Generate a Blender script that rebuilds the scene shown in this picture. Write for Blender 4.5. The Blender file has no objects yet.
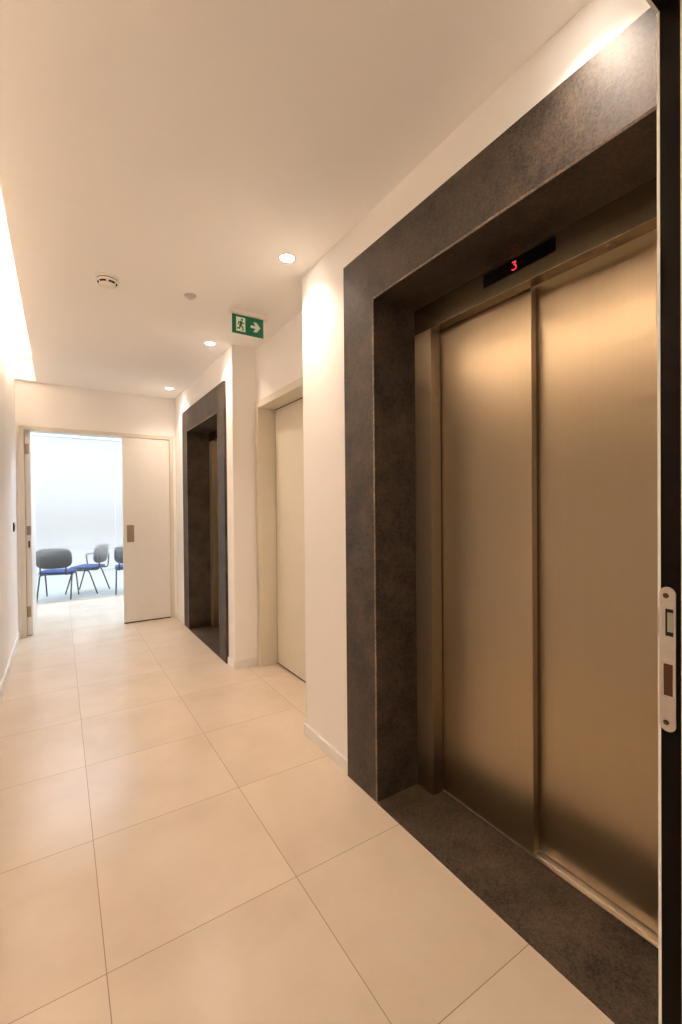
import bpy, bmesh, math, random
from mathutils import Vector, Matrix
random.seed(4)
D = bpy.data
SC = bpy.context.scene
COL = SC.collection
PI = math.pi

# ------------------------------------------------------------------ materials
def new_mat(name):
    m = D.materials.new(name); m.use_nodes = True
    nt = m.node_tree
    return m, nt, nt.nodes['Principled BSDF']

def N(nt, typ, **kw):
    n = nt.nodes.new(typ)
    for k, v in kw.items():
        setattr(n, k, v)
    return n

def math_node(nt, op, a, b=None, c=None):
    n = nt.nodes.new('ShaderNodeMath'); n.operation = op
    for i, s in enumerate((a, b, c)):
        if s is None: continue
        if isinstance(s, (int, float)): n.inputs[i].default_value = s
        else: nt.links.new(s, n.inputs[i])
    return n.outputs[0]

def ramp(nt, fac, stops):
    r = nt.nodes.new('ShaderNodeValToRGB')
    e = r.color_ramp.elements
    while len(e) < len(stops): e.new(0.5)
    for k, (p, c) in enumerate(stops):
        e[k].position = p; e[k].color = (*c, 1) if len(c) == 3 else c
    nt.links.new(fac, r.inputs[0])
    return r.outputs[0]

def noise(nt, scale, detail=4, rough=.55, vec=None, stretch=None):
    g = nt.nodes.new('ShaderNodeNewGeometry')
    src = vec or g.outputs['Position']
    if stretch:
        mp = nt.nodes.new('ShaderNodeMapping'); mp.inputs['Scale'].default_value = stretch
        nt.links.new(src, mp.inputs[0]); src = mp.outputs[0]
    n = nt.nodes.new('ShaderNodeTexNoise')
    n.inputs['Scale'].default_value = scale
    n.inputs['Detail'].default_value = detail
    n.inputs['Roughness'].default_value = rough
    nt.links.new(src, n.inputs['Vector'])
    return n.outputs['Fac']

def bump(nt, b, height, strength=.1, dist=.01):
    n = nt.nodes.new('ShaderNodeBump')
    n.inputs['Strength'].default_value = strength
    n.inputs['Distance'].default_value = dist
    nt.links.new(height, n.inputs['Height'])
    nt.links.new(n.outputs[0], b.inputs['Normal'])

def plain(name, col, rough=.5, metal=0., spec=.5, var=.04, scale=8., emit=None, strength=0):
    m, nt, b = new_mat(name)
    f = noise(nt, scale)
    lo = tuple(c * (1 - var) for c in col); hi = tuple(min(1, c * (1 + var)) for c in col)
    nt.links.new(ramp(nt, f, [(.3, lo), (.7, hi)]), b.inputs['Base Color'])
    b.inputs['Roughness'].default_value = rough
    b.inputs['Metallic'].default_value = metal
    b.inputs['Specular IOR Level'].default_value = spec
    if emit:
        b.inputs['Emission Color'].default_value = (*emit, 1)
        b.inputs['Emission Strength'].default_value = strength
    return m

def paint(name, col, rough=.85):
    m, nt, b = new_mat(name)
    f = noise(nt, 1.3, 3)
    lo = tuple(c * .985 for c in col)
    nt.links.new(ramp(nt, f, [(.3, lo), (.7, col)]), b.inputs['Base Color'])
    b.inputs['Roughness'].default_value = rough
    b.inputs['Specular IOR Level'].default_value = .3
    bump(nt, b, noise(nt, 220, 2), .03, .002)
    return m

def tile_floor(name):
    m, nt, b = new_mat(name)
    g = nt.nodes.new('ShaderNodeNewGeometry')
    sp = nt.nodes.new('ShaderNodeSeparateXYZ'); nt.links.new(g.outputs['Position'], sp.inputs[0])
    ux = math_node(nt, 'DIVIDE', math_node(nt, 'SUBTRACT', sp.outputs[0], .0962), .6)
    uy = math_node(nt, 'DIVIDE', math_node(nt, 'SUBTRACT', sp.outputs[1], 1.4075), .6)
    def edge(u):
        f = math_node(nt, 'FRACT', u)
        return math_node(nt, 'MINIMUM', f, math_node(nt, 'SUBTRACT', 1., f))
    d = math_node(nt, 'MINIMUM', edge(ux), edge(uy))
    mask = math_node(nt, 'LESS_THAN', d, .0023)
    cell = nt.nodes.new('ShaderNodeCombineXYZ')
    nt.links.new(math_node(nt, 'FLOOR', ux), cell.inputs[0]); nt.links.new(math_node(nt, 'FLOOR', uy), cell.inputs[1])
    wn = nt.nodes.new('ShaderNodeTexWhiteNoise'); wn.noise_dimensions = '3D'
    nt.links.new(cell.outputs[0], wn.inputs['Vector'])
    # shift the mottling from tile to tile
    off = nt.nodes.new('ShaderNodeVectorMath'); off.operation = 'SCALE'
    nt.links.new(wn.outputs['Color'], off.inputs[0]); off.inputs['Scale'].default_value = 7
    add = nt.nodes.new('ShaderNodeVectorMath'); add.operation = 'ADD'
    nt.links.new(g.outputs['Position'], add.inputs[0]); nt.links.new(off.outputs[0], add.inputs[1])
    f1 = noise(nt, 2.6, 6, .6, add.outputs[0]); f2 = noise(nt, 34, 5, .65, add.outputs[0])
    f = math_node(nt, 'ADD', math_node(nt, 'MULTIPLY', f1, .95), math_node(nt, 'MULTIPLY', f2, .05))
    f = math_node(nt, 'ADD', f, math_node(nt, 'MULTIPLY', math_node(nt, 'SUBTRACT', wn.outputs['Value'], .5), .06))
    c = ramp(nt, f, [(.25, FLOOR_LO), (.5, FLOOR_MID), (.75, FLOOR_HI)])
    mx = nt.nodes.new('ShaderNodeMix'); mx.data_type = 'RGBA'
    nt.links.new(mask, mx.inputs[0]); nt.links.new(c, mx.inputs[6]); mx.inputs[7].default_value = (.30, .215, .14, 1)
    nt.links.new(mx.outputs[2], b.inputs['Base Color'])
    r = math_node(nt, 'ADD', .25, math_node(nt, 'MULTIPLY', f2, .03))
    r = math_node(nt, 'ADD', r, math_node(nt, 'MULTIPLY', mask, .4))
    nt.links.new(r, b.inputs['Roughness'])
    b.inputs['Specular IOR Level'].default_value = .5
    h = math_node(nt, 'SUBTRACT', math_node(nt, 'MULTIPLY', f2, .02), mask)
    bump(nt, b, h, .12, .002)
    return m

def stone(name, lo, hi, rough):
    m, nt, b = new_mat(name)
    f1 = noise(nt, 7, 5, .6); f2 = noise(nt, 150, 3, .75); f3 = noise(nt, 60, 4, .6)
    f = math_node(nt, 'ADD', math_node(nt, 'MULTIPLY', f1, .33), math_node(nt, 'ADD', math_node(nt, 'MULTIPLY', f2, .45), math_node(nt, 'MULTIPLY', f3, .22)))
    mid = tuple((a + c) / 2 for a, c in zip(lo, hi))
    nt.links.new(ramp(nt, f, [(.40, lo), (.51, mid), (.62, hi)]), b.inputs['Base Color'])
    nt.links.new(math_node(nt, 'ADD', rough - .08, math_node(nt, 'MULTIPLY', f3, .18)), b.inputs['Roughness'])
    b.inputs['Specular IOR Level'].default_value = .42
    bump(nt, b, f2, .3, .0015)
    return m

def brushed(name, col, rough, aniso=0.):
    m, nt, b = new_mat(name)
    f = noise(nt, 60, 2, .5, stretch=(1, 8, .02))
    lo = tuple(c * .975 for c in col); hi = tuple(min(1, c * 1.02) for c in col)
    nt.links.new(ramp(nt, f, [(.3, lo), (.7, hi)]), b.inputs['Base Color'])
    b.inputs['Metallic'].default_value = 1
    if aniso:
        b.inputs['Anisotropic'].default_value = aniso
        gg = nt.nodes.new('ShaderNodeNewGeometry')
        cx = nt.nodes.new('ShaderNodeVectorMath'); cx.operation = 'CROSS_PRODUCT'
        nt.links.new(gg.outputs['True Normal'], cx.inputs[0]); cx.inputs[1].default_value = (0, 0, 1)
        ad = nt.nodes.new('ShaderNodeVectorMath'); ad.operation = 'ADD'
        nt.links.new(cx.outputs[0], ad.inputs[0]); ad.inputs[1].default_value = (.0007, .01, 0)
        nt.links.new(ad.outputs[0], b.inputs['Tangent'])
    nt.links.new(math_node(nt, 'ADD', rough - .01, math_node(nt, 'MULTIPLY', f, .02)), b.inputs['Roughness'])
    return m

def planks(name, col):
    m, nt, b = new_mat(name)
    g = nt.nodes.new('ShaderNodeNewGeometry')
    sp = nt.nodes.new('ShaderNodeSeparateXYZ'); nt.links.new(g.outputs['Position'], sp.inputs[0])
    f = math_node(nt, 'FRACT', math_node(nt, 'DIVIDE', sp.outputs[1], .19))
    mask = math_node(nt, 'LESS_THAN', f, .10)
    n = noise(nt, 3, 4, .6, stretch=(.6, 6, 1))
    c = ramp(nt, n, [(.3, tuple(x * .86 for x in col)), (.7, col)])
    mx = nt.nodes.new('ShaderNodeMix'); mx.data_type = 'RGBA'
    nt.links.new(mask, mx.inputs[0]); nt.links.new(c, mx.inputs[6]); mx.inputs[7].default_value = (*[x * .55 for x in col], 1)
    nt.links.new(mx.outputs[2], b.inputs['Base Color'])
    b.inputs['Roughness'].default_value = .4
    return m

def frosted(name):
    """clear safety glass carrying a frosted film that fades in with height"""
    m = D.materials.new(name); m.use_nodes = True
    nt = m.node_tree; nt.nodes.clear()
    out = nt.nodes.new('ShaderNodeOutputMaterial')
    g = nt.nodes.new('ShaderNodeNewGeometry')
    sp = nt.nodes.new('ShaderNodeSeparateXYZ'); nt.links.new(g.outputs['Position'], sp.inputs[0])
    z = sp.outputs[2]
    def mr(a, b_, c, d):
        n = nt.nodes.new('ShaderNodeMapRange'); n.interpolation_type = 'SMOOTHSTEP'
        nt.links.new(z, n.inputs[0])
        for k, v in zip((1, 2, 3, 4), (a, b_, c, d)): n.inputs[k].default_value = v
        return n.outputs[0]
    re = nt.nodes.new('ShaderNodeBsdfRefraction'); re.inputs['IOR'].default_value = 1.2
    re.inputs['Color'].default_value = (.93, .975, 1, 1)
    nt.links.new(mr(.25, 1.0, 0., .38), re.inputs['Roughness'])
    tr = nt.nodes.new('ShaderNodeBsdfTranslucent'); tr.inputs['Color'].default_value = (.88, .88, .87, 1)
    df = nt.nodes.new('ShaderNodeBsdfDiffuse'); df.inputs['Color'].default_value = (.55, .53, .50, 1)
    gl = nt.nodes.new('ShaderNodeBsdfGlossy'); gl.inputs['Roughness'].default_value = .05
    td = nt.nodes.new('ShaderNodeMixShader'); td.inputs[0].default_value = .55
    nt.links.new(tr.outputs[0], td.inputs[1]); nt.links.new(df.outputs[0], td.inputs[2])
    mx = nt.nodes.new('ShaderNodeMixShader')
    nt.links.new(mr(.45, 1.25, .03, .88), mx.inputs[0])
    nt.links.new(re.outputs[0], mx.inputs[1]); nt.links.new(td.outputs[0], mx.inputs[2])
    m2 = nt.nodes.new('ShaderNodeMixShader'); m2.inputs[0].default_value = .035
    nt.links.new(mx.outputs[0], m2.inputs[1]); nt.links.new(gl.outputs[0], m2.inputs[2])
    nt.links.new(m2.outputs[0], out.inputs[0])
    return m

def emitter(name, col, strength):
    m, nt, b = new_mat(name)
    b.inputs['Base Color'].default_value = (*[min(1, c) for c in col], 1)
    b.inputs['Emission Color'].default_value = (*col, 1)
    b.inputs['Emission Strength'].default_value = strength
    return m

WARM = (1, .815, .655)
COOL = (.74, .88, 1.06)
FLOOR_LO, FLOOR_MID, FLOOR_HI = (.595, .488, .372), (.66, .553, .435), (.705, .602, .483)
M = dict(
    wall=paint('white_wall_paint', (.90, .87, .84)),
    ceil=paint('white_ceiling_paint', (.94, .915, .89)),
    floor=tile_floor('beige_porcelain_tile'),
    planks=planks('grey_plank_floor', (.63, .655, .655)),
    skirting=plain('white_lacquered_skirting', (.82, .80, .77), .4),
    lacquer=plain('ivory_lacquer', (.74, .68, .58), .42, var=.015),
    lacquer_frame=plain('ivory_lacquer_frame', (.70, .64, .53), .42, var=.015),
    white_door=plain('white_door_lacquer', (.80, .76, .70), .42, var=.015),
    stone=stone('dark_basalt', (.006, .0038, .0022), (.088, .060, .039), .52),
    stone_sill=stone('flamed_basalt', (.014, .009, .005), (.125, .085, .052), .6),
    stone_edge=stone('sawn_basalt_edge', (.10, .073, .055), (.32, .245, .185), .5),
    steel=brushed('brushed_bronze_steel', (.435, .355, .248), .31, .7),
    steel_frame=brushed('brushed_bronze_frame', (.34, .268, .185), .38, .85),
    steel_header=brushed('brushed_bronze_header', (.36, .28, .19), .24, .6),
    alu=brushed('aluminium_track', (.78, .72, .65), .35),
    nickel=plain('satin_nickel', (.66, .60, .54), .36, 1, var=.05, scale=60),
    nickel_dark=plain('worn_dark_metal', (.10, .085, .06), .45, .8),
    keeper=plain('zinc_keeper', (.42, .42, .33), .4, .9),
    hole=plain('bare_wood_mortise', (.085, .028, .012), .8),
    handle=plain('champagne_metal', (.33, .26, .19), .4, .55),
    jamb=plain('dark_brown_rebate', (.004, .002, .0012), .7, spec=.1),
    black=plain('black_display_glass', (.003, .003, .0035), .15, spec=.2),
    red=emitter('red_led', (1, .03, .022), 1.1),
    plastic=plain('white_plastic', (.80, .76, .70), .45, var=.01),
    slot=plain('black_slot_and_gap', (.015, .012, .01), .8),  # vent slots; also the black that paints shade into the door gaps
    grey_plastic=plain('pale_grey_plastic', (.62, .58, .55), .4),
    green=plain('exit_sign_green', (.0, .17, .075), .4, var=.02),
    sign_white=plain('exit_sign_white', (.80, .86, .78), .4, var=.01),
    lens=emitter('downlight_lens', (1, .93, .82), 16),
    led=emitter('warm_led_strip', WARM, 1.0),
    switch=plain('black_switch', (.012, .012, .014), .35),
    chair_black=plain('black_chair_shell', (.022, .024, .03), .5),
    chair_blue=plain('blue_upholstery', (.03, .10, .36), .9, var=.12, scale=90),
    chair_leg=plain('black_powder_coat', (.018, .018, .02), .4),
    glass=frosted('graduated_frosted_glass'),
    white_frame=plain('white_aluminium_frame', (.86, .88, .9), .4),
)

# ------------------------------------------------------------------ mesh helpers
def box(bm, a, b, bev=0.):
    """box between two corners"""
    x0, y0, z0 = (min(p, q) for p, q in zip(a, b)); x1, y1, z1 = (max(p, q) for p, q in zip(a, b))
    v = [bm.verts.new(p) for p in ((x0,y0,z0),(x1,y0,z0),(x1,y1,z0),(x0,y1,z0),(x0,y0,z1),(x1,y0,z1),(x1,y1,z1),(x0,y1,z1))]
    fs = [bm.faces.new([v[i] for i in q]) for q in ((3,2,1,0),(4,5,6,7),(0,1,5,4),(1,2,6,5),(2,3,7,6),(3,0,4,7))]
    if bev > 0:
        es = list({e for f in fs for e in f.edges})
        bmesh.ops.bevel(bm, geom=es, offset=bev, segments=2, affect='EDGES', profile=.6)
    return bm

def bx(a, b, bev=0.):
    return box(bmesh.new(), a, b, bev)

def prism_yz(pts, x0, x1):
    """extrude an outline given in (y, z) along x"""
    bm = bmesh.new()
    A = [bm.verts.new((x0, y, z)) for y, z in pts]; B = [bm.verts.new((x1, y, z)) for y, z in pts]
    n = len(pts)
    bm.faces.new(A); bm.faces.new(B[::-1])
    for i in range(n):
        bm.faces.new((A[i], B[i], B[(i+1) % n], A[(i+1) % n]))
    bmesh.ops.recalc_face_normals(bm, faces=bm.faces)
    return bm

def prism_xz(pts, y0, y1, bm=None):
    bm = bm or bmesh.new()
    A = [bm.verts.new((x, y0, z)) for x, z in pts]; B = [bm.verts.new((x, y1, z)) for x, z in pts]
    n = len(pts)
    fs = [bm.faces.new(A), bm.faces.new(B[::-1])]
    for i in range(n):
        fs.append(bm.faces.new((A[i], B[i], B[(i+1) % n], A[(i+1) % n])))
    bmesh.ops.recalc_face_normals(bm, faces=bm.faces)
    return bm

def lathe(prof, seg=40, bm=None, c=(0,0,0)):
    """revolve (radius, z) pairs; ends on the axis close"""
    bm = bm or bmesh.new()
    rings = []
    for r, z in prof:
        if r < 1e-6: rings.append([bm.verts.new((c[0], c[1], c[2]+z))])
        else: rings.append([bm.verts.new((c[0]+r*math.cos(2*PI*k/seg), c[1]+r*math.sin(2*PI*k/seg), c[2]+z)) for k in range(seg)])
    for A, B in zip(rings, rings[1:]):
        for k in range(seg):
            j = (k+1) % seg
            q = [A[k % len(A)], A[j % len(A)], B[j % len(B)], B[k % len(B)]]
            u = []
            for v in q:
                if v not in u: u.append(v)
            if len(u) >= 3: bm.faces.new(u)
    bmesh.ops.recalc_face_normals(bm, faces=bm.faces)
    return bm

def tube(pts, r, seg=12, bm=None, flat=1.):
    bm = bm or bmesh.new()
    P = [Vector(p) for p in pts]; rings = []
    up = Vector((0, 0, 1))
    t0 = (P[1]-P[0]).normalized()
    u = t0.cross(up) if abs(t0.dot(up)) < .95 else t0.cross(Vector((0, 1, 0)))
    u.normalize()
    for i, p in enumerate(P):
        a = (P[i]-P[i-1]).normalized() if i else (P[1]-P[0]).normalized()
        b = (P[i+1]-P[i]).normalized() if i < len(P)-1 else a
        t = (a+b).normalized()
        u = (u - t*u.dot(t)).normalized(); w = t.cross(u)
        rings.append([bm.verts.new(p + u*math.cos(2*PI*k/seg)*r + w*math.sin(2*PI*k/seg)*r*flat) for k in range(seg)])
    for A, B in zip(rings, rings[1:]):
        for k in range(seg):
            bm.faces.new((A[k], A[(k+1) % seg], B[(k+1) % seg], B[k]))
    bm.faces.new(rings[0][::-1]); bm.faces.new(rings[-1])
    bmesh.ops.recalc_face_normals(bm, faces=bm.faces)
    return bm

def rounded(pts, r=.03, n=5):
    """polyline with filleted corners"""
    P = [Vector(p) for p in pts]; out = [P[0]]
    for a, b, c in zip(P, P[1:], P[2:]):
        d1 = (a-b); d2 = (c-b); k = min(r, d1.length*.45, d2.length*.45)
        p, q = b+d1.normalized()*k, b+d2.normalized()*k
        for i in range(n+1):
            t = i/n
            out.append(p*(1-t)**2 + b*2*t*(1-t) + q*t*t)
    out.append(P[-1])
    return out

def pad(w, d, th, fn, power=4., n=16, grow=1.):
    """rounded-rectangle cushion: local (s, t) in -1..1 squashed to a superellipse; fn(s*w/2, t*d/2, k) -> point, k = -1 underside / +1 top"""
    bm = bmesh.new(); layers = {}
    for k in (-1, 1):
        for i in range(n+1):
            for j in range(n+1):
                s, t = -1+2*i/n, -1+2*j/n
                m = max(abs(s), abs(t))
                if m > 1e-9:
                    L = (abs(s)**power + abs(t)**power)**(1/power)
                    f = m/L
                else: f = 1
                edge = 1-.25*th/min(w, d)*(m**6)
                ss, tt = s*f*edge, t*f*edge
                prof = th/2*(1-.75*m**8)
                layers[(k, i, j)] = bm.verts.new(fn(ss*w/2, tt*d/2, k*prof))
    for k in (-1, 1):
        for i in range(n):
            for j in range(n):
                q = [layers[(k, i, j)], layers[(k, i+1, j)], layers[(k, i+1, j+1)], layers[(k, i, j+1)]]
                bm.faces.new(q if k > 0 else q[::-1])
    rim = [(i, 0) for i in range(n)] + [(n, j) for j in range(n)] + [(i, n) for i in range(n, 0, -1)] + [(0, j) for j in range(n, 0, -1)]
    for a, b in zip(rim, rim[1:]+rim[:1]):
        bm.faces.new((layers[(-1, *a)], layers[(-1, *b)], layers[(1, *b)], layers[(1, *a)]))
    bmesh.ops.recalc_face_normals(bm, faces=bm.faces)
    return bm

def obj(name, bm, m, parent=None, smooth=False):
    me = D.meshes.new(name); bm.to_mesh(me); bm.free()
    me.materials.append(M[m])
    if smooth:
        for p in me.polygons: p.use_smooth = True
        try: me.set_sharp_from_angle(angle=math.radians(40))
        except Exception: pass
    o = D.objects.new(name, me); COL.objects.link(o)
    if parent: o.parent = parent; o.matrix_parent_inverse = Matrix.Translation(-parent_loc(parent)) if parent.type == 'EMPTY' and not parent.get('_local') else Matrix()
    return o

def parent_loc(p):
    return Vector(p.location)

def struct(name, bm, m, parent=None):
    o = obj(name, bm, m, parent)
    if not parent: o['kind'] = 'structure'
    return o

def empty(name, loc=(0,0,0), rz=0., local=False):
    o = D.objects.new(name, None); COL.objects.link(o)
    o.location = loc; o.rotation_euler = (0, 0, rz); o.empty_display_size = .1
    return o

def thing(name, label, cat, loc=(0,0,0), rz=0., group=None):
    o = empty(name, loc, rz)
    o['label'] = label; o['category'] = cat
    if group: o['group'] = group
    return o

def part(name, bm, m, parent, smooth=False):
    """part whose mesh is written in its thing's own coordinates"""
    me = D.meshes.new(name); bm.to_mesh(me); bm.free()
    me.materials.append(M[m])
    if smooth:
        for p in me.polygons: p.use_smooth = True
        me.set_sharp_from_angle(angle=math.radians(40))
    o = D.objects.new(name, me); COL.objects.link(o); o.parent = parent
    return o

def copy_tree(o, parent=None):
    c = o.copy(); COL.objects.link(c); c.parent = parent
    for ch in list(o.children): copy_tree(ch, c)
    return c

# ------------------------------------------------------------------ measures (metres; camera stands at x = y = 0)
H = 2.65                 # ceiling
XL, XR = -.373, 1.195    # corridor walls
XS = 1.175               # face of the stone surrounds
YF0, YF1 = .18, .331     # wall with the doorway the camera looks through
YE0, YE1 = 5.60, 5.72    # end wall
XB = 1.75                # back of the right-hand wall
COVE = 2.86
YG = 7.47                # glass partition

# ------------------------------------------------------------------ room shell
struct('floor', bx((-2.2, -1.6, -.1), (3.2, YG+.02, 0)), 'floor')
struct('floor', bx((-2.2, YG+.02, -.1), (3.2, 11, -.002)), 'planks')
# ceiling with the lit slot along the left wall
struct('ceiling', bx((-.19, YF1, H), (XB, YE0, COVE)), 'ceil')
struct('ceiling', bx((XL, 5.534, H), (-.19, YE0, COVE)), 'ceil')
struct('ceiling', bx((XL-.1, YF1, COVE), (-.19+.05, YE0, COVE+.06)), 'ceil')
struct('ceiling', bx((-2.2, YE1, H), (3.2, 11, H+.1)), 'ceil')
struct('wall_left', bx((XL-.12, YF0, 0), (XL, YE0, COVE)), 'wall')
# right wall, near bay around the lift
struct('wall_right', bx((XR, YF1, 2.478), (XB, 1.80, H)), 'wall')
struct('wall_right', bx((XR, 1.80, 0), (XB, 2.268, H)), 'wall')
# niche
NB = 1.40
struct('wall_right', bx((NB, 2.268, 0), (XB, 2.438, H)), 'wall')
struct('wall_right', bx((NB, 2.438, 2.201), (XB, 3.494, H)), 'wall')
struct('wall_right', bx((NB, 3.494, 0), (XB, 3.50, H)), 'wall')
# far bay
struct('wall_right', bx((XR, 3.50, 0), (XB, 3.66, H)), 'wall')
struct('wall_right', bx((XR, 3.66, 2.395), (XB, 5.155, H)), 'wall')
struct('wall_right', bx((XR, 5.155, 0), (XB, YE0, H)), 'wall')
# end wall around the double door
struct('wall_end', bx((-2.2, YE0, 0), (-.345, YE1, COVE)), 'wall')
struct('wall_end', bx((-.345, YE0, 2.19), (1.165, YE1, COVE)), 'wall')
struct('wall_end', bx((1.165, YE0, 0), (3.2, YE1, COVE)), 'wall')
# wall the camera looks through
struct('wall_front', bx((XL-.12, YF0, 0), (-.08, YF1, COVE)), 'wall')
struct('wall_front', bx((-.08, YF0, 2.15), (.862, YF1, COVE)), 'wall')
struct('wall_front', bx((.862, YF0, 0), (XB, YF1, COVE)), 'wall')
# rooms beyond the double door
struct('wall_left', bx((-2.3, YE0, 0), (-2.2, 11, H)), 'wall')
struct('wall_right', bx((3.2, YE0, 0), (3.3, 11, H)), 'wall')
struct('wall_back', bx((-2.3, 11, 0), (3.3, 11.1, H)), 'wall')
struct('trim_1', bx((-.14, 7.75, 2.27), (3.2, 8.35, H)), 'ceil')      # dropped bulkhead behind the glass

# skirtings
bh, bt = .06, .011
struct('baseboard_left', bx((XL, YF1, 0), (XL+bt, YE0-.01, .07), .002), 'skirting')
struct('baseboard_right', bx((XR-bt, 1.802, 0), (XR, 2.268, bh), .002), 'skirting')
struct('baseboard_right', bx((XR-bt, 2.268, 0), (NB, 2.268+bt, bh), .002), 'skirting')
struct('baseboard_right', bx((XR-bt, 3.50-bt, 0), (1.383, 3.50, bh), .002), 'skirting')
struct('baseboard_right', bx((XR-bt, 3.50, 0), (XR, 3.657, bh), .002), 'skirting')
struct('baseboard_right', bx((XR-bt, 5.158, 0), (XR, 5.588, bh), .002), 'skirting')
struct('baseboard_end', bx((1.166, YE0-bt, 0), (XR-bt, YE0, bh), .001), 'skirting')

# ------------------------------------------------------------------ door_1: the niche door, closed
d1 = empty('door_1', (NB, 2.96, 0)); d1['kind'] = 'structure'
def at(p, a, b, bev=0.):
    """box in world coordinates expressed in the thing's own"""
    L = Vector(p.location)
    return bx(tuple(Vector(a)-L), tuple(Vector(b)-L), bev)
fr = at(d1, (NB-.014, 3.43, 0), (NB+.16, 3.492, 2.2), .002)
box(fr, *[tuple(Vector(q)-Vector(d1.location)) for q in ((NB-.014, 2.44, 0), (NB+.16, 2.50, 2.2))], .002)
part('frame', fr, 'lacquer_frame', d1)
part('head', at(d1, (NB-.013, 2.50, 2.145), (NB+.16, 3.43, 2.199), .002), 'lacquer_frame', d1)
part('leaf', at(d1, (1.537, 2.510, .013), (1.577, 3.420, 2.136), .002), 'lacquer', d1)
gap_shade = at(d1, (1.541, 3.4202, .001), (1.556, 3.4298, 2.144))  # added black strips, painting the shade in the gaps around the leaf
box(gap_shade, *[tuple(Vector(q)-Vector(d1.location)) for q in ((1.541, 2.5102, .001), (1.556, 3.42, .0128))])
box(gap_shade, *[tuple(Vector(q)-Vector(d1.location)) for q in ((1.541, 2.5102, 2.1362), (1.556, 3.42, 2.144))])
part('gap_shade', gap_shade, 'slot', d1)

# ------------------------------------------------------------------ door_2: double door in the end wall, left leaf folded back
d2 = empty('door_2', (.4, YE0, 0)); d2['kind'] = 'structure'
part('jamb', at(d2, (-.345, YE0-.012, 0), (-.302, YE1+.01, 2.19), .003), 'lacquer_frame', d2)
part('jamb', at(d2, (1.122, YE0-.012, 0), (1.165, YE1+.01, 2.19), .003), 'lacquer_frame', d2)
part('head', at(d2, (-.302, YE0-.012, 2.148), (1.122, YE1+.01, 2.19), .003), 'lacquer_frame', d2)
leaf = part('leaf', at(d2, (.61, YE0-.006, .013), (1.119, YE0+.04, 2.138), .002), 'white_door', d2)
part('gap_shade', at(d2, (.612, YE0-.002, .001), (1.117, YE0+.036, .0132)), 'slot', leaf)  # added black strip standing in for the shade under the leaf
hp = part('handle', at(d2, (.648, YE0-.012, .937), (.724, YE0-.005, 1.134), .002), 'handle', leaf)
hp['label'] = 'champagne metal pull plate'
leafo = part('leaf', at(d2, (-.298, YE0+.035, .008), (-.252, YE0+.95, 2.14), .002), 'white_door', d2)
for z0, z1 in ((.20, .31), (1.90, 2.01)):
    hg = bmesh.new(); L = Vector(d2.location)
    box(hg, tuple(Vector((-.289, YE0+.031, z0))-L), tuple(Vector((-.264, YE0+.036, z1))-L), .001)
    tube([Vector((-.293, YE0+.028, z0))-L, Vector((-.293, YE0+.028, z1))-L], .007, 12, hg)
    part('hinge', hg, 'handle', leafo)
part('lock_plate', at(d2, (-.293, YE0+.031, 1.055), (-.257, YE0+.036, 1.15), .001), 'handle', leafo)
part('latch', at(d2, (-.281, YE0+.029, .925), (-.264, YE0+.036, .995), .001), 'nickel_dark', leafo)

# ------------------------------------------------------------------ door_3: frame of the doorway at the camera
d3 = empty('door_3', (.4, YF1, 0)); d3['kind'] = 'structure'
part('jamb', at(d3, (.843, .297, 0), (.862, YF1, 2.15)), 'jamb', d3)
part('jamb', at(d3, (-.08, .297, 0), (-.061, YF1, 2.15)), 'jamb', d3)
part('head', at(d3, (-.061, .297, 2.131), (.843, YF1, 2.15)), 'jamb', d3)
part('stop', at(d3, (.831, YF0-.008, 0), (.862, .2985, 2.15), .0008), 'lacquer', d3)
part('stop', at(d3, (-.08, YF0-.008, 0), (-.049, .2985, 2.15), .0008), 'lacquer', d3)
part('stop', at(d3, (-.049, YF0-.008, 2.12), (.831, .2985, 2.15), .0008), 'lacquer', d3)
part('casing', at(d3, (.8425, YF1, 0), (.92, YF1+.0048, 2.21), .001), 'white_door', d3)
part('casing', at(d3, (-.138, YF1, 0), (-.0605, YF1+.0048, 2.21), .001), 'white_door', d3)
part('casing', at(d3, (-.0605, YF1, 2.1305), (.8425, YF1+.0048, 2.21), .001), 'white_door', d3)

# strike plate with its two openings (outline traced as real plate thickness)
SZ0, SZ1, SY0, SY1 = .944, 1.183, .3095, .3325
def plate_mesh():
    cu = D.curves.new('plate_outline', 'CURVE'); cu.dimensions = '2D'; cu.fill_mode = 'BOTH'; cu.extrude = .0009
    def loop(pts):
        s = cu.splines.new('POLY'); s.points.add(len(pts)-1); s.use_cyclic_u = True
        for p, (a, b) in zip(s.points, pts): p.co = (a, b, 0, 1)
    w = SY1-SY0; h = SZ1-SZ0; r = w/2*.98
    o = [(w/2+math.cos(t)*w/2, r+math.sin(t)*r) for t in [PI+PI*k/14 for k in range(15)]]
    o += [(w/2+math.cos(t)*w/2, h-r+math.sin(t)*r) for t in [PI*k/14 for k in range(15)]]
    loop(o)
    loop([(.003, .158), (.015, .158), (.015, .203), (.003, .203)])
    loop([(.004, .059), (.0175, .059), (.0175, .112), (.004, .112)])
    tmp = D.objects.new('tmp', cu); COL.objects.link(tmp)
    dg = bpy.context.evaluated_depsgraph_get()
    me = D.meshes.new_from_object(tmp.evaluated_get(dg))
    D.objects.remove(tmp); D.curves.remove(cu)
    bm = bmesh.new(); bm.from_mesh(me); D.meshes.remove(me)
    bmesh.ops.remove_doubles(bm, verts=bm.verts, dist=1e-6)
    L = Vector(d3.location)
    for v in bm.verts:
        v.co = Vector((.842 - v.co.z - .0001, SY0 + v.co.x, SZ0 + v.co.y)) - L
    bmesh.ops.recalc_face_normals(bm, faces=bm.faces)
    return bm
sp_ = part('strike_plate', plate_mesh(), 'nickel', d3); sp_['label'] = 'satin metal strike plate with rounded ends'
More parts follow.
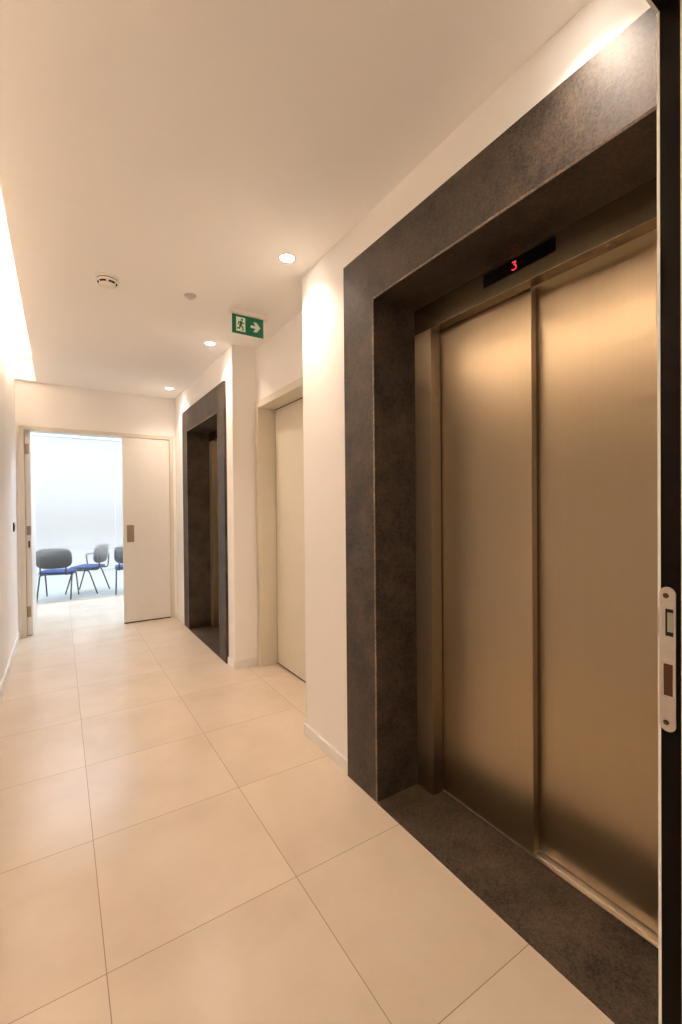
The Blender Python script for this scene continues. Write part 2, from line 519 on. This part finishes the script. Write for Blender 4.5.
part('mortise', at(d3, (.8424, SY0+.004, SZ0+.059), (.8430, SY0+.0175, SZ0+.112)), 'hole', sp_)
part('mortise', at(d3, (.8424, SY0+.003, SZ0+.158), (.8430, SY0+.015, SZ0+.203)), 'slot', sp_)
part('keeper', at(d3, (.8414, SY0+.0035, SZ0+.165), (.8428, SY0+.012, SZ0+.197), .0005), 'keeper', sp_)
part('lip', at(d3, (.8402, SY1-.002, SZ0+.156), (.8428, SY1+.0026, SZ0+.205), .0006), 'nickel', sp_)
for zz in (SZ0+.0145, SZ1-.0145):
    s = lathe([(0, 0), (.0021, 0), (.0032, .0005), (.0042, .0008), (.0042, -.0006), (0, -.0006)], 20)
    L = Vector(d3.location)
    for v in s.verts: v.co = Vector((.841 - v.co.z, SY0+.0135+v.co.x, zz+v.co.y)) - L
    box(s, tuple(Vector((.8404, SY0+.0125, zz-.0003))-L), tuple(Vector((.8412, SY0+.0145, zz+.0003))-L))
    part('screw', s, 'nickel_dark', sp_)

# ------------------------------------------------------------------ lifts: stone surround + metal entrance
def surround(name, label, y0, y1, yo0, yo1, ztop, zin):
    """y0..y1 outside, yo0..yo1 opening"""
    t = thing(name, label, 'door surround', (XS, (y0+y1)/2, 0))
    ch = .007; cd = .003; xb = 1.418
    L = Vector(t.location)
    def jamb(a, b, inner):
        """upright with a chamfer on its inner front edge"""
        o = [(XS, a), (XS, b), (xb, b), (xb, a)]
        if inner == 'a': o = [(XS+cd, a), (XS, a+ch), (XS, b), (xb, b), (xb, a)]
        else: o = [(XS, a), (XS, b-ch), (XS+cd, b), (xb, b), (xb, a)]
        bm = bmesh.new()
        A = [bm.verts.new((x, y, 0)) for x, y in o]; B = [bm.verts.new((x, y, zin)) for x, y in o]
        bm.faces.new(A); bm.faces.new(B[::-1])
        for k in range(len(o)): bm.faces.new((A[k], B[k], B[(k+1) % len(o)], A[(k+1) % len(o)]))
        bmesh.ops.recalc_face_normals(bm, faces=bm.faces)
        bmesh.ops.translate(bm, verts=bm.verts, vec=-L)
        return bm
    part('jamb', jamb(yo1, y1, 'a'), 'stone', t)
    part('jamb', jamb(y0, yo0, 'b'), 'stone', t)
    bm = prism_xz([(XS, zin+ch), (XS+cd, zin), (xb, zin), (xb, ztop), (XS, ztop)], yo0, yo1)
    box(bm, (XS, y0, zin), (xb, yo0, ztop)); box(bm, (XS, yo1, zin), (xb, y1, ztop))
    bmesh.ops.remove_doubles(bm, verts=bm.verts, dist=1e-5)
    bmesh.ops.translate(bm, verts=bm.verts, vec=-L)
    part('lintel', bm, 'stone', t)
    for o in t.children:
        o.data.materials.append(M['stone_edge'])
        for p in o.data.polygons:
            n = p.normal
            if .3 < abs(n.x) < .99: p.material_index = 1
    part('sill', at(t, (XS-.002, yo0, -.001), (1.479, yo1, .0022), .001), 'stone_sill', t)
    return t

def entrance(name, label, yo0, yo1, zin, ysplit, ya, yb, zdoor, disp, fy0):
    """metal lift entrance: ya..yb clear opening, yo0..yo1 stone opening"""
    t = thing(name, label, 'lift doors', (1.45, (yo0+yo1)/2, 0))
    part('frame', at(t, (1.418, yb, .0022), (1.478, yo1+.03, zdoor), .0015), 'steel_frame', t)
    part('frame', at(t, (1.418, fy0, .0022), (1.518, ya, zdoor), .0015), 'steel_frame', t)
    hd = part('header', at(t, (1.418, fy0, zdoor), (1.476, yo1+.03, zin+.03), .0015), 'steel_header', t)
    pl = part('door_panel', at(t, (1.482, ysplit-.002, .009), (1.512, yb+.03, zdoor+.03), .0015), 'steel', t)
    pr = part('door_panel', at(t, (1.522, ya-.03, .009), (1.552, ysplit+.03, zdoor+.03), .0015), 'steel', t)
    # grooved sill track
    bm = bmesh.new()
    x0 = 1.480
    prof = [(x0, -.001), (x0, .004), (x0+.012, .004), (x0+.012, .0005), (x0+.020, .0005), (x0+.020, .004), (x0+.040, .004), (x0+.050, .004), (x0+.050, .0005), (x0+.062, .0005), (x0+.062, .004), (x0+.10, .004), (x0+.10, -.001)]
    bm = prism_xz(prof, ya+.0005, yb-.0005)
    bmesh.ops.translate(bm, verts=bm.verts, vec=-Vector(t.location))
    part('sill_track', bm, 'alu', t)
    if disp:
        dy0, dy1, dz0, dz1 = disp
        ds = part('floor_display', at(t, (1.4155, dy0, dz0), (1.4185, dy1, dz1), .0006), 'black', t)
        ds['label'] = 'black floor display reading a red 3'
        # the numeral 3, seen from -x: image right is -y
        yc, zc, w, h = 1.021, 2.199, .019, .031
        def p(u, v): return Vector((1.4150, yc-(u-.5)*w, zc+(v-.5)*h)) - Vector(t.location)
        pts = [p(.05, .95), p(.9, .95), p(.42, .60), p(.75, .56), p(.98, .36), p(.9, .12), p(.55, .02), p(.2, .04), p(.0, .18)]
        part('numeral', tube(rounded(pts, .004, 4), .0014, 8), 'red', ds)
        # key switch in the soffit of the header
        ks = lathe([(0, -.001), (.004, -.001), (.005, -.004), (.011, -.004), (.013, -.0015), (.013, .001), (0, .001)], 28)
        L = Vector((1.448, .70, zdoor)) - Vector(t.location)
        for v in ks.verts: v.co = v.co + L
        part('key_switch', ks, 'steel_frame', hd)
    return t

surround('stone_surround', 'dark grey stone surround of the near lift, closest to the camera', .345, 1.799, .405, 1.563, 2.478, 2.236)
entrance('lift_entrance', 'bronze-toned steel two-panel lift doors with red 3 display above', .405, 1.563, 2.236, 1.0, .535, 1.457, 2.122, (.862, 1.161, 2.175, 2.226), .346)
surround('stone_surround', 'dark stone surround of the far lift, beside the double door', 3.662, 5.153, 3.857, 4.953, 2.395, 2.157)
entrance('lift_entrance', 'steel lift doors recessed in the far stone surround', 3.857, 4.953, 2.157, 4.40, 3.955, 4.853, 2.06, None, 3.83)

# ------------------------------------------------------------------ ceiling fittings
dl = thing('ceiling_downlight', 'recessed round downlight in the ceiling above the near lift', 'ceiling light', (1.038, .62, H), 0, 'round ceiling downlights along the right wall')
part('trim_ring', lathe([(.037, .002), (.037, -.001), (.039, -.003), (.0445, -.003), (.046, -.001), (.046, .002)], 40), 'plastic', dl, True)
part('lens', lathe([(0, -.0012), (.0372, -.0012), (.0372, .002), (0, .002)], 40), 'lens', dl)
for y, lab in ((2.137, 'recessed round downlight beside the exit sign, largest of the lit ones in view'),
               (3.57, 'recessed round downlight at the near corner of the far lift'),
               (5.136, 'recessed round downlight closest to the double door at the corridor end')):
    c = copy_tree(dl); c.location = (1.039, y, H); c['label'] = lab

sd = thing('smoke_detector', 'round white smoke detector with dark vent slots on the ceiling', 'smoke detector', (.247, 2.862, H))
part('base', lathe([(0, .001), (.060, .001), (.060, -.010), (.0585, -.0125), (.050, -.0125), (0, -.0125)], 48), 'plastic', sd, True)
part('body', lathe([(0, -.0165), (.0535, -.0165), (.054, -.022), (.051, -.030), (.044, -.039), (.036, -.045), (.02, -.047), (0, -.047)], 48), 'plastic', sd, True)
part('gap_ring', lathe([(0, -.0125), (.0525, -.0125), (.0525, -.0170), (0, -.0170)], 48), 'slot', sd)
for k in range(6):
    a0 = math.radians(212 + 60*k); bm = bmesh.new(); rows = []
    for i in range(9):
        a = a0 + math.radians(46)*i/8
        row = []
        for r, z in ((.0505, -.0300), (.0440, -.0385)):
            for off in (-.002, .0012):
                row.append(bm.verts.new(((r+off)*math.cos(a), (r+off)*math.sin(a), z-off*.9)))
        rows.append(row)
    for A, B in zip(rows, rows[1:]):
        for q in ((0, 1), (1, 3), (3, 2), (2, 0)):
            bm.faces.new((A[q[0]], A[q[1]], B[q[1]], B[q[0]]))
    bm.faces.new([rows[0][i] for i in (0, 1, 3, 2)]); bm.faces.new([rows[-1][i] for i in (2, 3, 1, 0)])
    bmesh.ops.recalc_face_normals(bm, faces=bm.faces)
    part('vent_slot', bm, 'slot', sd)

ms = thing('ceiling_sensor', 'small pale grey round sensor on the ceiling beside the smoke detector', 'sensor', (.704, 2.83, H))
part('collar', lathe([(0, .001), (.036, .001), (.036, -.004), (.033, -.007), (0, -.007)], 40), 'grey_plastic', ms, True)
part('dome', lathe([(0, -.026), (.009, -.025), (.017, -.019), (.021, -.010), (.0215, -.007), (0, -.007)], 32), 'grey_plastic', ms, True)

# cove light in the slot
struct('trim_2', bx((-.200, .42, 2.735), (-.19, 5.38, 2.785), .001), 'plastic')   # lamp profile inside the ceiling slot

# exit sign
SX0, SX1, SYY, SB, ST = .985, 1.207, 2.872, 2.494, 2.622
ex = thing('exit_sign', 'green running man exit sign with right arrow hanging from the ceiling', 'exit sign', ((SX0+SX1)/2, SYY, H))
part('housing', at(ex, (SX0-.012, SYY-.022, ST-.002), (SX1+.030, SYY+.022, H+.001), .003), 'plastic', ex)
pn = part('panel', at(ex, (SX0, SYY-.003, SB), (SX1, SYY+.003, ST), .0006), 'green', ex)
def sg(u, v):        # sign coordinates 0..1 (v up) -> local x, z
    return (SX0+(SX1-SX0)*u - ex.location.x, SB+(ST-SB)*v - ex.location.z)
yb_ = SYY-.003-ex.location.y
part('doorway', prism_xz([sg(*q) for q in ((.12, .13), (.41, .13), (.41, .87), (.12, .87))], yb_-.0006, yb_+.0005), 'sign_white', pn)
part('arrow', prism_xz([sg(*q) for q in ((.58, .43), (.735, .43), (.665, .24), (.775, .24), (.90, .50), (.775, .76), (.665, .76), (.735, .57), (.58, .57))], yb_-.0006, yb_+.0005), 'sign_white', pn)
def stroke(bm, pts, w):
    """flat stroke in sign coordinates"""
    for a, b in zip(pts, pts[1:]):
        A, B = Vector(sg(*a)), Vector(sg(*b)); d = (B-A).normalized(); n = Vector((-d.y, d.x))*w/2; A2, B2 = A-d*w*.3, B+d*w*.3
        prism_xz([tuple(A2-n), tuple(B2-n), tuple(B2+n), tuple(A2+n)], yb_-.0011, yb_-.0005, bm)
man = bmesh.new()
hx, hz = sg(.305, .755)
prism_xz([(hx+.0072*math.cos(2*PI*k/14), hz+.0072*math.sin(2*PI*k/14)) for k in range(14)], yb_-.0011, yb_-.0005, man)
stroke(man, [(.282, .63), (.255, .44)], .017)
stroke(man, [(.285, .645), (.335, .56), (.375, .585)], .0065)
stroke(man, [(.265, .645), (.205, .60), (.185, .49)], .0065)
stroke(man, [(.262, .43), (.325, .36), (.335, .20)], .0085)
stroke(man, [(.247, .43), (.225, .29), (.15, .265)], .0085)
part('running_figure', man, 'green', pn)

# black push button on the left wall
sw = thing('wall_button', 'small black wall button on the left wall by the double door', 'wall button', (XL, 5.18, 1.157))
part('plate', at(sw, (XL, 5.142, 1.115), (XL+.010, 5.218, 1.20), .002), 'switch', sw)
part('key', at(sw, (XL+.010, 5.158, 1.133), (XL+.014, 5.202, 1.182), .001), 'switch', sw)

# ------------------------------------------------------------------ glass partition beyond the double door
w1 = empty('window_1', (.4, YG, 0)); w1['kind'] = 'structure'
part('pane', at(w1, (-1.6, YG, .012), (.706, YG+.010, 2.36)), 'glass', w1)
part('pane', at(w1, (.712, YG, .012), (2.6, YG+.010, 2.36)), 'glass', w1)
part('head_rail', at(w1, (-2.2, YG-.02, 2.36), (3.2, YG+.04, 2.385), .002), 'white_frame', w1)
part('fascia', at(w1, (-2.2, YG-.03, 2.40), (3.2, YG+.05, H), .002), 'white_frame', w1)
part('floor_rail', at(w1, (-2.2, YG-.006, 0), (3.2, YG+.016, .014), .001), 'alu', w1)

# ------------------------------------------------------------------ chairs behind the glass
def make_chair(label, arm=False):
    t = thing('stacking_chair', label, 'chair', (0, 0, 0), 0, 'stacking chairs behind the glass')
    # chair faces local +y; seat top .43
    def sf(z0):
        def f(x, y, k):
            return (x, y, z0 + k + .10*(x*x) + (.05*max(0, -y-.12)) - .16*max(0, y-.12)**1.5)
        return f
    part('seat', pad(.45, .43, .035, sf(.405), 4.5), 'chair_blue', t, True)
    part('seat_shell', pad(.46, .44, .016, sf(.382), 4.5), 'chair_black', t, True)
    def bf(off):
        def f(x, y, k):
            return (x, -.235 + off + k + .45*x*x*0.9 - .12*(y), .615 + y)
        return f
    part('backrest', pad(.47, .30, .020, bf(0), 3.6), 'chair_black', t, True)
    part('back_pad', pad(.45, .28, .026, bf(.022), 3.6), 'chair_blue', t, True)
    for s in (-1, 1):
        x = s*.20
        part('leg', tube(rounded([(x, .06, .365), (x*1.02, .13, .365), (x*1.06, .24, .0)], .05), .0105, 12), 'chair_leg', t, True)
        part('leg', tube(rounded([(x, .06, .366), (x*1.02, -.11, .366), (x*1.06, -.24, .0)], .05), .0105, 12), 'chair_leg', t, True)
        part('back_support', tube(rounded([(x*.8, -.05, .372), (x*.8, -.24, .372), (x*.8, -.258, .60)], .05), .010, 10), 'chair_leg', t, True)
    cr = tube([(-.2, .08, .366), (.2, .08, .366)], .009, 10)
    part('cross_rail', cr, 'chair_leg', t, True)
    part('cross_rail', tube([(-.2, -.08, .366), (.2, -.08, .366)], .009, 10), 'chair_leg', t, True)
    if arm:
        part('armrest', tube(rounded([(.215, .10, .365), (.235, .14, .58), (.235, -.10, .60), (.235, -.16, .585)], .04), .011, 10), 'chair_black', t, True)
    return t
c1 = make_chair('blue-seated black chair with its back to the glass, leftmost of the three')
c1.location = (-.03, 7.78, 0); c1.rotation_euler.z = math.radians(-14)
c2 = make_chair('blue-seated black chair with an armrest, middle of the three behind glass', True)
c2.location = (.37, 8.14, 0); c2.rotation_euler.z = math.radians(62)
c3 = copy_tree(c1); c3['label'] = 'blue-seated black chair behind the glass, half hidden by the closed door leaf'
c3.location = (.95, 7.79, 0); c3.rotation_euler.z = math.radians(-6)

# ------------------------------------------------------------------ lights
def area(name, loc, sx, sy, power, col, rot=(0, 0, 0), spread=180):
    l = D.lights.new(name, 'AREA'); l.shape = 'RECTANGLE'; l.size = sx; l.size_y = sy; l.energy = power; l.color = col
    l.spread = math.radians(spread)
    o = D.objects.new(name, l); COL.objects.link(o); o.location = loc; o.rotation_euler = rot
    return o
def spot(name, loc, power, col, ang, blend=.6, r=.03):
    l = D.lights.new(name, 'SPOT'); l.energy = power; l.color = col; l.spot_size = math.radians(ang); l.spot_blend = blend; l.shadow_soft_size = r
    o = D.objects.new(name, l); COL.objects.link(o); o.location = loc
    return o
# cove strip shines at the left wall
area('cove_lamp', (-.2015, 2.90, 2.76), .045, 4.9, 118, WARM, (0, -PI/2, 0))
for y in (.62, 2.137, 3.57, 5.136):
    spot('downlight_lamp', (1.039, y, H-.006), 20 if y < 1 else 29, WARM, 120, 1.0)
area('passage_lamp', (.3, 6.6, H-.01), 3.2, .9, 50, (.68, .86, 1.1))
area('meeting_room_lamp', (.4, 9.2, H-.01), 3.6, 2.0, 54, (.92, .96, 1.02))

w = D.worlds.new('world'); SC.world = w; w.use_nodes = True
w.node_tree.nodes['Background'].inputs[0].default_value = (1, .84, .66, 1)
w.node_tree.nodes['Background'].inputs[1].default_value = .6

# ------------------------------------------------------------------ camera
F, YAW, PITCH, ROLL, V0, HC = 440.226, .568518, -.00923494, .00876858, 511.204, 1.3192
def to_cam(p):
    x, y, z = p; c, s = math.cos(YAW), math.sin(YAW)
    r, fw, up = x*c-y*s, x*s+y*c, z
    c, s = math.cos(PITCH), math.sin(PITCH); fw, up = fw*c+up*s, -fw*s+up*c
    c, s = math.cos(ROLL), math.sin(ROLL); r, up = r*c-up*s, r*s+up*c
    return Vector((r, up, -fw))
R = Matrix([to_cam(e) for e in ((1,0,0), (0,1,0), (0,0,1))])      # rows: world axes in camera space -> camera-to-world rotation
cam = D.cameras.new('camera'); co = D.objects.new('camera', cam); COL.objects.link(co)
co.matrix_world = Matrix.Translation((0, 0, HC)) @ R.to_4x4()
cam.sensor_fit = 'VERTICAL'; cam.sensor_height = 36; cam.lens = F/1024*36
cam.shift_y = (V0-512)/1024; cam.clip_start = .02
SC.camera = co

vs = SC.view_settings
vs.view_transform = 'Standard'; vs.look = 'None'; vs.gamma = 1; vs.use_curve_mapping = False; vs.exposure = 0.93
cy = SC.cycles
cy.max_bounces = 14; cy.diffuse_bounces = 8; cy.glossy_bounces = 5; cy.transmission_bounces = 8
cy.sample_clamp_indirect = 6
cy.use_denoising = True
